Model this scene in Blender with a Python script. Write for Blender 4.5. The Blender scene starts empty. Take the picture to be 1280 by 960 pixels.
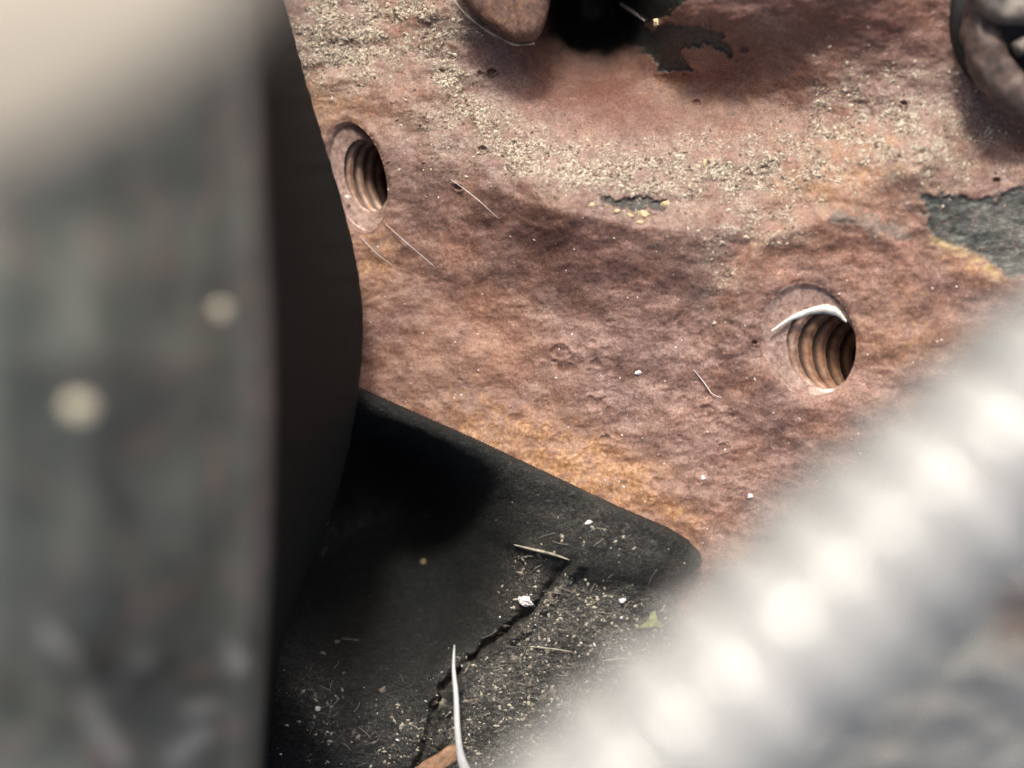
import bpy, bmesh, math, random
import numpy as np
from mathutils import Vector

random.seed(7)
rng = np.random.default_rng(7)
scene = bpy.context.scene
C = scene.collection
MM = 0.001
DIST = 177.8            # camera to the plane in focus, millimetres

# ---------------------------------------------------------------- camera
cam = bpy.data.cameras.new('camera')
camo = bpy.data.objects.new('camera', cam)
C.objects.link(camo)
camo.location = (0, 0, DIST*MM)
camo.rotation_euler = (0, 0, 0)
cam.lens = 50
cam.sensor_width = 36
cam.clip_start = 0.002
cam.clip_end = 50
cam.dof.use_dof = True
cam.dof.focus_distance = (DIST-2.0)*MM
cam.dof.aperture_fstop = 7.4
scene.camera = camo

# ---------------------------------------------------------------- daylight
SUN_DIR = Vector((-0.06, 0.66, 0.75)).normalized()     # towards the sun
elev = math.asin(SUN_DIR.z)
world = bpy.data.worlds.new('World')
scene.world = world
world.use_nodes = True
wn = world.node_tree
for n in list(wn.nodes):
    wn.nodes.remove(n)
sky = wn.nodes.new('ShaderNodeTexSky')
sky.sky_type = 'NISHITA'
sky.sun_disc = False
sky.sun_elevation = elev
sky.sun_rotation = math.atan2(SUN_DIR.x, SUN_DIR.y)
sky.air_density = 0.7
sky.dust_density = 7.0
sky.ozone_density = 0.3
bg = wn.nodes.new('ShaderNodeBackground')
bg.inputs['Strength'].default_value = 0.125
wo = wn.nodes.new('ShaderNodeOutputWorld')
wn.links.new(sky.outputs[0], bg.inputs[0])
wn.links.new(bg.outputs[0], wo.inputs[0])

sun = bpy.data.lights.new('sun', 'SUN')
sun.energy = 2.7
sun.angle = math.radians(9)
sun.color = (1.0, 0.965, 0.88)
suno = bpy.data.objects.new('sun', sun)
C.objects.link(suno)
suno.rotation_euler = SUN_DIR.to_track_quat('Z', 'Y').to_euler()

scene.view_settings.view_transform = 'Standard'
scene.view_settings.look = 'None'
scene.view_settings.exposure = 0.22
scene.view_settings.gamma = 1

scene.cycles.use_denoising = True
scene.cycles.denoising_input_passes = 'RGB_ALBEDO_NORMAL'
scene.cycles.denoising_prefilter = 'NONE'

# ---------------------------------------------------------------- numeric helpers
_perm = rng.permutation(256)
_perm = np.concatenate([_perm, _perm])
_ga = rng.random(256)*2*np.pi
_gx, _gy = np.cos(_ga), np.sin(_ga)


def pn(x, y, seed=0):
    x = np.asarray(x, float) + seed*17.31
    y = np.asarray(y, float) + seed*9.77
    xi = np.floor(x).astype(int)
    yi = np.floor(y).astype(int)
    xf = x-xi
    yf = y-yi
    u = xf*xf*xf*(xf*(xf*6-15)+10)
    v = yf*yf*yf*(yf*(yf*6-15)+10)

    def g(ix, iy, dx, dy):
        h = _perm[(_perm[ix & 255] + iy) & 255]
        return _gx[h]*dx + _gy[h]*dy
    a = g(xi, yi, xf, yf)
    b = g(xi+1, yi, xf-1, yf)
    c = g(xi, yi+1, xf, yf-1)
    d = g(xi+1, yi+1, xf-1, yf-1)
    return (a*(1-u)+b*u)*(1-v) + (c*(1-u)+d*u)*v


def fbm(x, y, octaves=4, seed=0, gain=.5):
    s = 0
    a = 1
    f = 1
    for k in range(octaves):
        s = s + a*pn(x*f, y*f, seed+k*3.1)
        a *= gain
        f *= 2.03
    return s


def sstep(a, b, x):
    t = np.clip((x-a)/(b-a), 0, 1)
    return t*t*(3-2*t)


def poly_sd(u, v, poly):
    """signed distance to a polygon, positive inside"""
    u = np.asarray(u, float)
    v = np.asarray(v, float)
    d = np.full(u.shape, 1e12)
    inside = np.zeros(u.shape, bool)
    n = len(poly)
    for i in range(n):
        x0, y0 = poly[i]
        x1, y1 = poly[(i+1) % n]
        ex, ey = x1-x0, y1-y0
        wx, wy = u-x0, v-y0
        t = np.clip((wx*ex+wy*ey)/(ex*ex+ey*ey), 0, 1)
        d = np.minimum(d, (wx-ex*t)**2+(wy-ey*t)**2)
        c = (y0 > v) != (y1 > v)
        xx = x0 + (v-y0)*(x1-x0)/((y1-y0) if y1 != y0 else 1e-9)
        inside ^= c & (u < xx)
    return np.where(inside, 1, -1)*np.sqrt(d)


def line_d(u, v, pts):
    """distance to a polyline and the share of its length at the closest point"""
    best = np.full(np.shape(u), 1e12)
    tt = np.zeros(np.shape(u))
    n = len(pts)-1
    for i in range(n):
        x0, y0 = pts[i]
        x1, y1 = pts[i+1]
        ex, ey = x1-x0, y1-y0
        t = np.clip(((u-x0)*ex+(v-y0)*ey)/(ex*ex+ey*ey), 0, 1)
        d = (u-x0-ex*t)**2+(v-y0-ey*t)**2
        m = d < best
        best = np.where(m, d, best)
        tt = np.where(m, (i+t)/n, tt)
    return np.sqrt(best), tt


def gauss(u, v, cu, cv, su, sv, ang=0):
    a = math.radians(ang)
    du, dv = u-cu, v-cv
    p = du*math.cos(a)+dv*math.sin(a)
    q = -du*math.sin(a)+dv*math.cos(a)
    return np.exp(-(p/su)**2-(q/sv)**2)


def W(u, v, z):
    """point at depth z (mm above the plane in focus) that lies on the sight line u, v"""
    s = 0.1*(DIST-z)/DIST
    return (u-640)*s, (480-v)*s, z


def WV(u, v, z):
    return Vector([float(c)*MM for c in W(u, v, z)])


# ---------------------------------------------------------------- materials
def new_mat(name):
    m = bpy.data.materials.new(name)
    m.use_nodes = True
    nt = m.node_tree
    for n in list(nt.nodes):
        nt.nodes.remove(n)
    out = nt.nodes.new('ShaderNodeOutputMaterial')
    b = nt.nodes.new('ShaderNodeBsdfPrincipled')
    nt.links.new(b.outputs[0], out.inputs[0])
    return m, nt, b


class N:
    """little node tree helper, coordinates in millimetres"""
    def __init__(s, nt):
        s.nt = nt
        tc = nt.nodes.new('ShaderNodeTexCoord')
        m = nt.nodes.new('ShaderNodeVectorMath')
        m.operation = 'SCALE'
        m.inputs['Scale'].default_value = 1000
        nt.links.new(tc.outputs['Object'], m.inputs[0])
        s.co = m.outputs[0]

    def stretch(s, v, rot=(0, 0, 0)):
        m = s.nt.nodes.new('ShaderNodeMapping')
        m.inputs['Scale'].default_value = v
        m.inputs['Rotation'].default_value = [math.radians(a) for a in rot]
        s.nt.links.new(s.co, m.inputs[0])
        return m.outputs[0]

    def noise(s, scale, detail=5, rough=.6, dist=0, co=None, off=0):
        n = s.nt.nodes.new('ShaderNodeTexNoise')
        n.noise_dimensions = '4D'
        n.inputs['W'].default_value = off
        n.inputs['Scale'].default_value = scale
        n.inputs['Detail'].default_value = detail
        n.inputs['Roughness'].default_value = rough
        n.inputs['Distortion'].default_value = dist
        s.nt.links.new(co or s.co, n.inputs['Vector'])
        return n.outputs[0]

    def voro(s, scale, co=None, feature='F1', out='Distance'):
        n = s.nt.nodes.new('ShaderNodeTexVoronoi')
        n.feature = feature
        n.inputs['Scale'].default_value = scale
        s.nt.links.new(co or s.co, n.inputs['Vector'])
        return n.outputs[out]

    def ramp(s, x, stops, interp='LINEAR'):
        n = s.nt.nodes.new('ShaderNodeValToRGB')
        n.color_ramp.interpolation = interp
        el = n.color_ramp.elements
        while len(el) < len(stops):
            el.new(.5)
        for e, (p, c) in zip(el, stops):
            e.position = p
            e.color = (c, c, c, 1) if not isinstance(c, tuple) else (*c, 1)
        s.nt.links.new(x, n.inputs[0])
        return n.outputs[0]

    def math(s, op, a, b=None, clamp=False):
        n = s.nt.nodes.new('ShaderNodeMath')
        n.operation = op
        n.use_clamp = clamp
        for i, x in enumerate((a, b)):
            if x is None:
                continue
            if isinstance(x, (int, float)):
                n.inputs[i].default_value = x
            else:
                s.nt.links.new(x, n.inputs[i])
        return n.outputs[0]

    def mix(s, f, a, b, mode='MIX'):
        n = s.nt.nodes.new('ShaderNodeMix')
        n.data_type = 'RGBA'
        n.blend_type = mode
        for i, x in ((0, f), (6, a), (7, b)):
            if isinstance(x, tuple):
                n.inputs[i].default_value = (*x, 1)
            elif isinstance(x, (int, float)):
                n.inputs[i].default_value = x
            else:
                s.nt.links.new(x, n.inputs[i])
        return n.outputs[2]

    def attr(s, name):
        n = s.nt.nodes.new('ShaderNodeAttribute')
        n.attribute_name = name
        return n.outputs['Fac']

    def bump(s, h, strength, dist_mm, normal=None):
        n = s.nt.nodes.new('ShaderNodeBump')
        n.inputs['Strength'].default_value = strength
        n.inputs['Distance'].default_value = dist_mm*MM
        s.nt.links.new(h, n.inputs['Height'])
        if normal is not None:
            s.nt.links.new(normal, n.inputs['Normal'])
        return n.outputs[0]

    def to(s, x, sock):
        if isinstance(x, tuple):
            sock.default_value = (*x, 1)
        elif isinstance(x, (int, float)):
            sock.default_value = x
        else:
            s.nt.links.new(x, sock)


def rust_material(name, masked):
    m, nt, b = new_mat(name)
    n = N(nt)
    big = n.noise(.09, 4, .6, .5)
    mid = n.noise(.55, 6, .68, .4, off=3)
    fine = n.noise(3.4, 6, .85, .3, off=7)
    streak = n.noise(1.35, 6, .8, .5, co=n.stretch((1, 1.6, 1), (0, 0, 20)), off=5)
    base = n.ramp(mid, [(.26, (.13, .068, .050)), (.43, (.222, .126, .102)),
                        (.56, (.295, .178, .148)), (.76, (.42, .285, .225))])
    tint = n.ramp(big, [(.35, (.86, .90, .96)), (.5, (1, 1, 1)), (.64, (1.12, .96, .80))])
    col = n.mix(.8, base, tint, 'MULTIPLY')
    grain = n.ramp(fine, [(.34, .30), (.48, .88), (.56, 1.2), (.68, 2.1)])
    col = n.mix(.85, col, grain, 'MULTIPLY')
    st = n.ramp(streak, [(.36, .6), (.48, .95), (.54, 1.08), (.66, 1.45)])
    col = n.mix(.8, col, st, 'MULTIPLY')
    # grey bloom and orange rust in patches
    om = n.ramp(n.noise(.7, 6, .75, .6, off=11), [(.44, 0.0), (.60, 1.0)])
    ocol = n.ramp(n.noise(2.0, 4, .7, off=21), [(.3, (.22, .09, .04)), (.52, (.45, .24, .12)), (.7, (.68, .47, .28))])
    if masked:
        of = n.math('MULTIPLY', n.attr('orange'), n.math('ADD', om, .42), clamp=True)
        of = n.math('ADD', of, n.math('MULTIPLY', om, .07), clamp=True)
        col = n.mix(of, col, ocol)
        red = n.attr('red')
        col = n.mix(n.math('MULTIPLY', red, .75, clamp=True), col,
                    n.ramp(fine, [(.3, (.05, .018, .013)), (.5, (.155, .062, .045)), (.7, (.31, .15, .11))]))
        cr = n.attr('crust')
        speck = n.noise(1.7, 4, .72, .8, co=n.stretch((1, 1.35, 1), (0, 0, 15)), off=31)
        sm = n.ramp(speck, [(.41, 0.0), (.56, 1.0)])
        ccol = n.ramp(n.noise(4.1, 2, .6, off=33), [(.32, (.18, .14, .10)), (.5, (.42, .37, .28)), (.66, (.85, .81, .68))])
        cmask = n.math('MULTIPLY', cr, sm, clamp=True)
        col = n.mix(cmask, col, ccol)
        dcr = n.ramp(n.noise(3.1, 3, .7, .4, off=41), [(.36, 1.0), (.43, 0.0)])
        col = n.mix(n.math('MULTIPLY', dcr, n.math('MULTIPLY', cr, .8), clamp=True), col, (.05, .036, .03))
        gp = n.attr('grey')
        gcol = n.ramp(n.noise(1.3, 5, .75, .5, co=n.stretch((.8, 1.8, 1), (0, 0, -20)), off=51),
                      [(.34, (.03, .032, .029)), (.5, (.085, .09, .08)), (.68, (.26, .27, .24))])
        gp = n.math('MULTIPLY', gp, n.ramp(n.noise(1.1, 6, .8, .6, off=53), [(.36, .35), (.46, 1.0)]))
        col = n.mix(gp, col, gcol)
        dk = n.attr('flake')
        dcol = n.ramp(n.noise(2.2, 4, .7, off=61), [(.35, (.016, .019, .018)), (.65, (.06, .066, .062))])
        col = n.mix(dk, col, dcol)
        pit_shade = n.attr('pit_shade')
        col = n.mix(pit_shade, col, (.006, .006, .006))
        yl = n.attr('yellow')
        col = n.mix(yl, col, (.50, .37, .17))
        rf = n.ramp(fine, [(.35, .54), (.65, .30)])
        hgt = n.math('ADD', n.math('MULTIPLY', fine, .45), n.math('MULTIPLY', mid, .7))
        hgt = n.math('ADD', hgt, n.math('MULTIPLY', cmask, .30))
        hgt = n.math('ADD', hgt, n.math('MULTIPLY', streak, .8))
        nb = n.bump(hgt, .7, .18)
        nt.links.new(nb, b.inputs['Normal'])
    else:
        col = n.mix(n.math('MULTIPLY', om, .35), col, ocol)
        col = n.mix(1.0, col, (.50, .45, .42), 'MULTIPLY')
        sc_ = n.ramp(n.noise(1.6, 5, .8, .6, off=71), [(.4, .55), (.5, 1.0), (.62, 1.7)])
        col = n.mix(1.0, col, sc_, 'MULTIPLY')
        rf = n.ramp(fine, [(.3, .45), (.7, .75)])
        nt.links.new(n.bump(fine, .7, .12), b.inputs['Normal'])
    n.to(col, b.inputs['Base Color'])
    n.to(rf, b.inputs['Roughness'])
    b.inputs['Specular IOR Level'].default_value = .5
    return m


def plain(name, col, rough=.6, metal=0, spread=.35, scale=1.0, bump=.3, stretch=(1, 1, 1)):
    m, nt, b = new_mat(name)
    n = N(nt)
    t = n.noise(scale, 5, .65, .3, co=n.stretch(stretch))
    lo = tuple(c*(1-spread) for c in col)
    hi = tuple(min(1, c*(1+spread)) for c in col)
    n.to(n.ramp(t, [(.32, lo), (.68, hi)]), b.inputs['Base Color'])
    b.inputs['Roughness'].default_value = rough
    b.inputs['Metallic'].default_value = metal
    if bump:
        nt.links.new(n.bump(n.noise(scale*3, 4, .65, off=9), bump, .1), b.inputs['Normal'])
    return m


M_RUST = rust_material('rusted_cast_iron', True)
M_RUST2 = rust_material('rusted_steel', False)


def thread_material(name, dark):
    m, nt, b = new_mat(name)
    n = N(nt)
    mid = n.noise(.9, 5, .7, .3)
    c = n.ramp(mid, [(.32, (.20, .11, .075)), (.5, (.42, .27, .20)), (.7, (.66, .50, .41))])
    ori = n.attr('orange')
    c = n.mix(n.math('MULTIPLY', ori, .8), c, n.ramp(n.noise(2, 3, .6, off=4), [(.3, (.20, .08, .035)), (.7, (.46, .25, .13))]))
    c = n.mix(n.math('MULTIPLY', n.attr('valley'), .9), c, (.035, .016, .010))  # thread grooves darkened, their self-shadow put into the colour
    c = n.mix(n.attr('lip'), c, n.ramp(n.noise(1.6, 5, .75, .4, off=6), [(.32, (.16, .09, .075)), (.5, (.36, .24, .20)), (.68, (.58, .44, .38))]))
    n.to(c, b.inputs['Base Color'])
    b.inputs['Roughness'].default_value = .42
    b.inputs['Metallic'].default_value = .25
    nt.links.new(n.bump(n.noise(4, 3, .6, off=2), .4, .06), b.inputs['Normal'])
    return m


M_THREAD = thread_material('worn_thread', False)
M_BARE = plain('bare_bright_steel', (.80, .77, .70), .38, .3, .3, 1.1, .6)
M_SAND = plain('pale_sand', (.60, .53, .42), .5, 0, .4, 1.2, 0)
M_YELL = plain('yellow_chip', (.58, .45, .26), .5, 0, .6, 1.2, .4)
M_DUST = plain('pale_dust', (.42, .38, .30), .7, 0, .5, 1.0, 0)
M_FIB = plain('white_fibre', (.72, .68, .66), .35, 0, .1, 2, 0)
M_BRIS = plain('white_bristle', (.86, .86, .84), .35, 0, .1, 2, .1)
M_BROWN = plain('brown_husk', (.30, .17, .10), .6, 0, .5, 1.6, .6)
M_LEAF = plain('green_leaf', (.25, .28, .10), .5, 0, .5, 1.4, .2)
M_WHITE = plain('white_chip', (.85, .80, .78), .45, 0, .15, 2, .2)
M_CREAM = plain('cream_plastic', (.43, .39, .32), .5, 0, .06, .25, 0)
M_ZINC = plain('silver_conduit', (.48, .487, .475), .24, .12, .3, .45, .25)
M_ZCORE = plain('silver_conduit_groove', (.50, .505, .495), .4, .1, .2, .6, .1)
M_BRACK = None

# ---------------------------------------------------------------- mesh helpers
def link(name, me, mat, parent=None, smooth=True):
    if mat is not None:
        me.materials.append(mat)
    if smooth and len(me.polygons):
        me.polygons.foreach_set('use_smooth', np.ones(len(me.polygons), bool))
    me.update()
    o = bpy.data.objects.new(name, me)
    C.objects.link(o)
    if parent:
        o.parent = parent
    return o


def tag(o, label=None, cat=None, group=None, kind=None):
    if label:
        o['label'] = label
    if cat:
        o['category'] = cat
    if group:
        o['group'] = group
    if kind:
        o['kind'] = kind
    return o


def empty(name, loc, **kw):
    o = bpy.data.objects.new(name, None)
    o.location = loc
    o.empty_display_size = .002
    C.objects.link(o)
    return tag(o, **kw)


def np_mesh(name, co, quads, attrs=None):
    me = bpy.data.meshes.new(name)
    nv, nf = len(co), len(quads)
    me.vertices.add(nv)
    me.vertices.foreach_set('co', (np.asarray(co)*MM).astype(np.float32).ravel())
    me.loops.add(nf*4)
    me.polygons.add(nf)
    me.loops.foreach_set('vertex_index', np.asarray(quads, np.int32).ravel())
    me.polygons.foreach_set('loop_start', np.arange(0, nf*4, 4, dtype=np.int32))
    me.polygons.foreach_set('loop_total', np.full(nf, 4, np.int32))
    for k, a in (attrs or {}).items():
        at = me.attributes.new(k, 'FLOAT', 'POINT')
        at.data.foreach_set('value', np.asarray(a, np.float32))
    me.update(calc_edges=True)
    me.validate()
    return me


def grid_sheet(name, us, vs, hfun, keep=None, snap=None, attrs=None, thick=25):
    """a solid slab whose top follows hfun(u, v); sides and back close it"""
    U, V = np.meshgrid(us, vs)
    nu, nv = len(us), len(vs)
    u, v = U.ravel().copy(), V.ravel().copy()
    if snap:
        u, v = snap(u, v)
    z = hfun(u, v)
    x, y, z = W(u, v, z)
    co = np.stack([x, y, z], 1)
    idx = np.arange(nu*nv).reshape(nv, nu)
    q = np.stack([idx[1:, :-1], idx[1:, 1:], idx[:-1, 1:], idx[:-1, :-1]], -1).reshape(-1, 4)
    if keep is not None:
        k = keep(u, v)
        q = q[k[q].all(1)]
    # skirt from every free edge
    e = np.concatenate([q[:, [0, 1]], q[:, [1, 2]], q[:, [2, 3]], q[:, [3, 0]]])
    key = e[:, 0].astype(np.int64)*(nu*nv)+e[:, 1]
    rkey = e[:, 1].astype(np.int64)*(nu*nv)+e[:, 0]
    free = e[~np.isin(key, rkey)]
    if thick and snap is None:
        bv = np.unique(free)
        mp = -np.ones(nu*nv, int)
        mp[bv] = np.arange(len(bv))+len(co)
        low = co[bv].copy()
        low[:, 2] = z.min()-thick
        co = np.concatenate([co, low])
        sk = np.stack([free[:, 1], free[:, 0], mp[free[:, 0]], mp[free[:, 1]]], 1)
        q = np.concatenate([q, sk])
        if attrs:
            attrs = {kk: np.concatenate([a(u, v), a(u, v)[bv]]) for kk, a in attrs.items()}
    elif attrs:
        attrs = {kk: a(u, v) for kk, a in attrs.items()}
    used = np.unique(q)
    mp = -np.ones(len(co), int)
    mp[used] = np.arange(len(used))
    attrs = {kk: a[used] for kk, a in (attrs or {}).items()}
    return np_mesh(name, co[used], mp[q], attrs)


def tube_mesh(name, pts, radii, seg=10, cap=True):
    """pts world metres"""
    bm = bmesh.new()
    rings = []
    n = len(pts)
    up = Vector((0.13, 0.31, .94)).normalized()
    for i, p in enumerate(pts):
        d = (pts[min(i+1, n-1)]-pts[max(i-1, 0)]).normalized()
        a = d.cross(up)
        if a.length < .05:
            a = d.cross(Vector((1, 0, 0)))
        a.normalize()
        b = d.cross(a).normalized()
        r = radii[i] if hasattr(radii, '__len__') else radii
        rings.append([bm.verts.new(p+(a*math.cos(t)+b*math.sin(t))*r)
                      for t in [2*math.pi*k/seg for k in range(seg)]])
    for i in range(n-1):
        for k in range(seg):
            bm.faces.new((rings[i][k], rings[i][(k+1) % seg], rings[i+1][(k+1) % seg], rings[i+1][k]))
    if cap:
        bm.faces.new(rings[0][::-1])
        bm.faces.new(rings[-1])
    bmesh.ops.recalc_face_normals(bm, faces=bm.faces)
    me = bpy.data.meshes.new(name)
    bm.to_mesh(me)
    bm.free()
    return me


def smooth_path(pts, n):
    """Catmull-Rom through pts"""
    out = []
    P = [pts[0]]+list(pts)+[pts[-1]]
    m = len(pts)-1
    for k in range(n+1):
        s = k/n*m
        i = min(int(s), m-1)
        t = s-i
        p0, p1, p2, p3 = P[i], P[i+1], P[i+2], P[i+3]
        out.append(.5*((2*p1)+(-p0+p2)*t+(2*p0-5*p1+4*p2-p3)*t*t+(-p0+3*p1-3*p2+p3)*t**3))
    return out


# ================================================================ ENGINE BLOCK
MOUNT = [(300, 430), (430, 476), (457, 489), (520, 517), (600, 552), (700, 599), (780, 637),
         (835, 660), (862, 676), (876, 692), (879, 704), (868, 716), (840, 735), (850, 780), (930, 860),
         (1000, 1010), (1000, 1100), (300, 1100)]
FLAKE = [(768, 20), (800, 30), (818, 40), (826, 32), (838, 28), (868, 34), (888, 31), (902, 42), (920, 72),
         (896, 62), (880, 58), (852, 60), (858, 78), (868, 95), (846, 88), (828, 92), (812, 66), (780, 56), (762, 50)]
FLAKE2 = [(750, -20), (870, -20), (852, 6), (838, 16), (822, 24), (806, 30), (770, 26)]
FLAKE3 = [(748, 246), (775, 250), (800, 245), (838, 252), (830, 262), (800, 262), (775, 260), (752, 254)]
GREY = [(1150, 246), (1172, 242), (1205, 246), (1240, 248), (1262, 236), (1400, 220), (1400, 350), (1290, 345),
        (1262, 346), (1240, 330), (1205, 312), (1170, 305), (1160, 285)]
GREY2 = [(1030, 262), (1060, 262), (1110, 275), (1140, 290), (1120, 300), (1075, 288), (1040, 282)]

# the two threaded holes: centre, half axes, tilt of the long axis, direction of the bore
HOLES = [dict(c=(445, 222), a=37, b=70, tilt=-13, axis=(.47, .06, -.87), bore=(.74, .66), cb=1.0, off=(.75, .35), pitch=2.3, ph=.2),
         dict(c=(1011, 425), a=58, b=71, tilt=-17, axis=(.80, -.14, -.58), bore=(.76, .74), cb=.8, off=(1.1, -.75), pitch=2.5, ph=.3)]


def hole_e(u, v, h):
    a = math.radians(h['tilt'])
    du, dv = u-h['c'][0], v-h['c'][1]
    p = du*math.cos(a)+dv*math.sin(a)
    q = -du*math.sin(a)+dv*math.cos(a)
    # tilt keeps the top of the ellipse leaning left
    return p/h['a'], q/h['b']


def crest(u):
    return np.interp(u, [300, 420, 500, 560, 640, 700, 780, 870, 950, 1050, 1200, 1400],
                     [70, 120, 180, 222, 245, 262, 280, 292, 290, 262, 250, 250])


CRAT = []
for _ in range(75):
    CRAT.append((rng.uniform(520, 1000), rng.uniform(380, 680), rng.uniform(4, 15), rng.uniform(.05, .15)))
CRAT += [(700, 440, 14, .3), (745, 455, 8, .25), (757, 548, 8, .25), (886, 515, 13, .3), (905, 560, 9, .22), (745, 505, 12, .2),
         (602, 186, 6, .6), (614, 90, 6, .8), (600, 92, 4, .5), (943, 428, 4, .7), (1130, 129, 5, .7), (572, 234, 6, .6), (930, 60, 7, .5), (956, 208, 5, .5),
         (1245, 225, 5, .5), (870, 128, 6, .4)]


def crust_mask(u, v):
    c = 1.4*gauss(u, v, 425, 45, 80, 55, -15)
    c = np.maximum(c, .95*gauss(u, v, 520, 35, 70, 45, 10))
    d, t = line_d(u, v, [(560, 90), (600, 150), (640, 185), (720, 215), (820, 215), (930, 215), (1020, 190)])
    c = np.maximum(c, np.exp(-(d/(26+22*t))**2)*(1.1-.35*t))
    c = np.maximum(c, .75*gauss(u, v, 1130, 165, 130, 75, 10))
    c = np.maximum(c, .55*gauss(u, v, 950, 270, 90, 40, -15))
    c = np.maximum(c, .55*gauss(u, v, 560, 150, 60, 60))
    c = np.maximum(c, .35*gauss(u, v, 900, 350, 30, 50))
    return np.clip(c*(.92+1.7*fbm(u/34, v/26, 4, 4)), 0, 1)


def orange_mask(u, v):
    o = 1.3*gauss(u, v, 730, 588, 130, 42, 26)
    o = np.maximum(o, .8*gauss(u, v, 620, 540, 80, 40, 26))
    o = np.maximum(o, .55*gauss(u, v, 470, 330, 40, 60))
    o = np.maximum(o, .45*gauss(u, v, 880, 100, 90, 50))
    o = np.maximum(o, .6*gauss(u, v, 1060, 215, 100, 40, -15))
    o = np.maximum(o, .6*gauss(u, v, 1215, 335, 60, 18, 20))
    o = np.maximum(o, .4*gauss(u, v, 1130, 420, 80, 50))
    o = np.maximum(o, .5*gauss(u, v, 430, 130, 60, 50))
    o = np.maximum(o, .35*gauss(u, v, 560, 440, 90, 60))
    return np.clip(o*(1+1.1*fbm(u/45, v/35, 3, 9)), 0, 1)


def red_mask(u, v):
    r = .9*gauss(u, v, 980, 60, 260, 75, -6)
    r = np.maximum(r, 1.0*gauss(u, v, 770, 125, 130, 38, 10))  # valley below the pit darkened, its shade put into the colour
    r = np.maximum(r, .6*gauss(u, v, 720, 310, 140, 50, 12))
    r = np.maximum(r, .55*gauss(u, v, 520, 420, 90, 80))
    r = np.maximum(r, .6*gauss(u, v, 1260, 170, 50, 50))
    return np.clip(r*(1+.9*fbm(u/60, v/40, 4, 14)), 0, 1)


def ragged(u, v, poly, w=2.0, amp=8, s=8):
    m = (u > min(p[0] for p in poly)-20) & (u < max(p[0] for p in poly)+20) & \
        (v > min(p[1] for p in poly)-20) & (v < max(p[1] for p in poly)+20)
    out = np.zeros(u.shape)
    if m.any():
        d = poly_sd(u[m], v[m], poly)+amp*fbm(u[m]/s, v[m]/s, 3, 21)
        out[m] = sstep(-w, w, d)
    return out


def flake_mask(u, v):
    return np.maximum.reduce([ragged(u, v, FLAKE), ragged(u, v, FLAKE2), ragged(u, v, FLAKE3, 2, 6, 10)*.9])


def grey_mask(u, v):
    return np.maximum(ragged(u, v, GREY, 4, 10, 14), .6*ragged(u, v, GREY2, 6, 14, 14))


def pit_shade_mask(u, v):
    return np.clip(1.6*gauss(u, v, 742, 15, 78, 70, 0)*(1+.3*fbm(u/20, v/20, 2, 2)), 0, 1)**1.5  # shade of the pit painted near black, fading past its rim


def yellow_mask(u, v):
    d, t = line_d(u, v, [(1165, 300), (1200, 314), (1232, 332), (1245, 345)])
    return np.exp(-(d/5)**2)*.8*sstep(-.3, .3, fbm(u/10, v/8, 2, 3)+.15)


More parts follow.
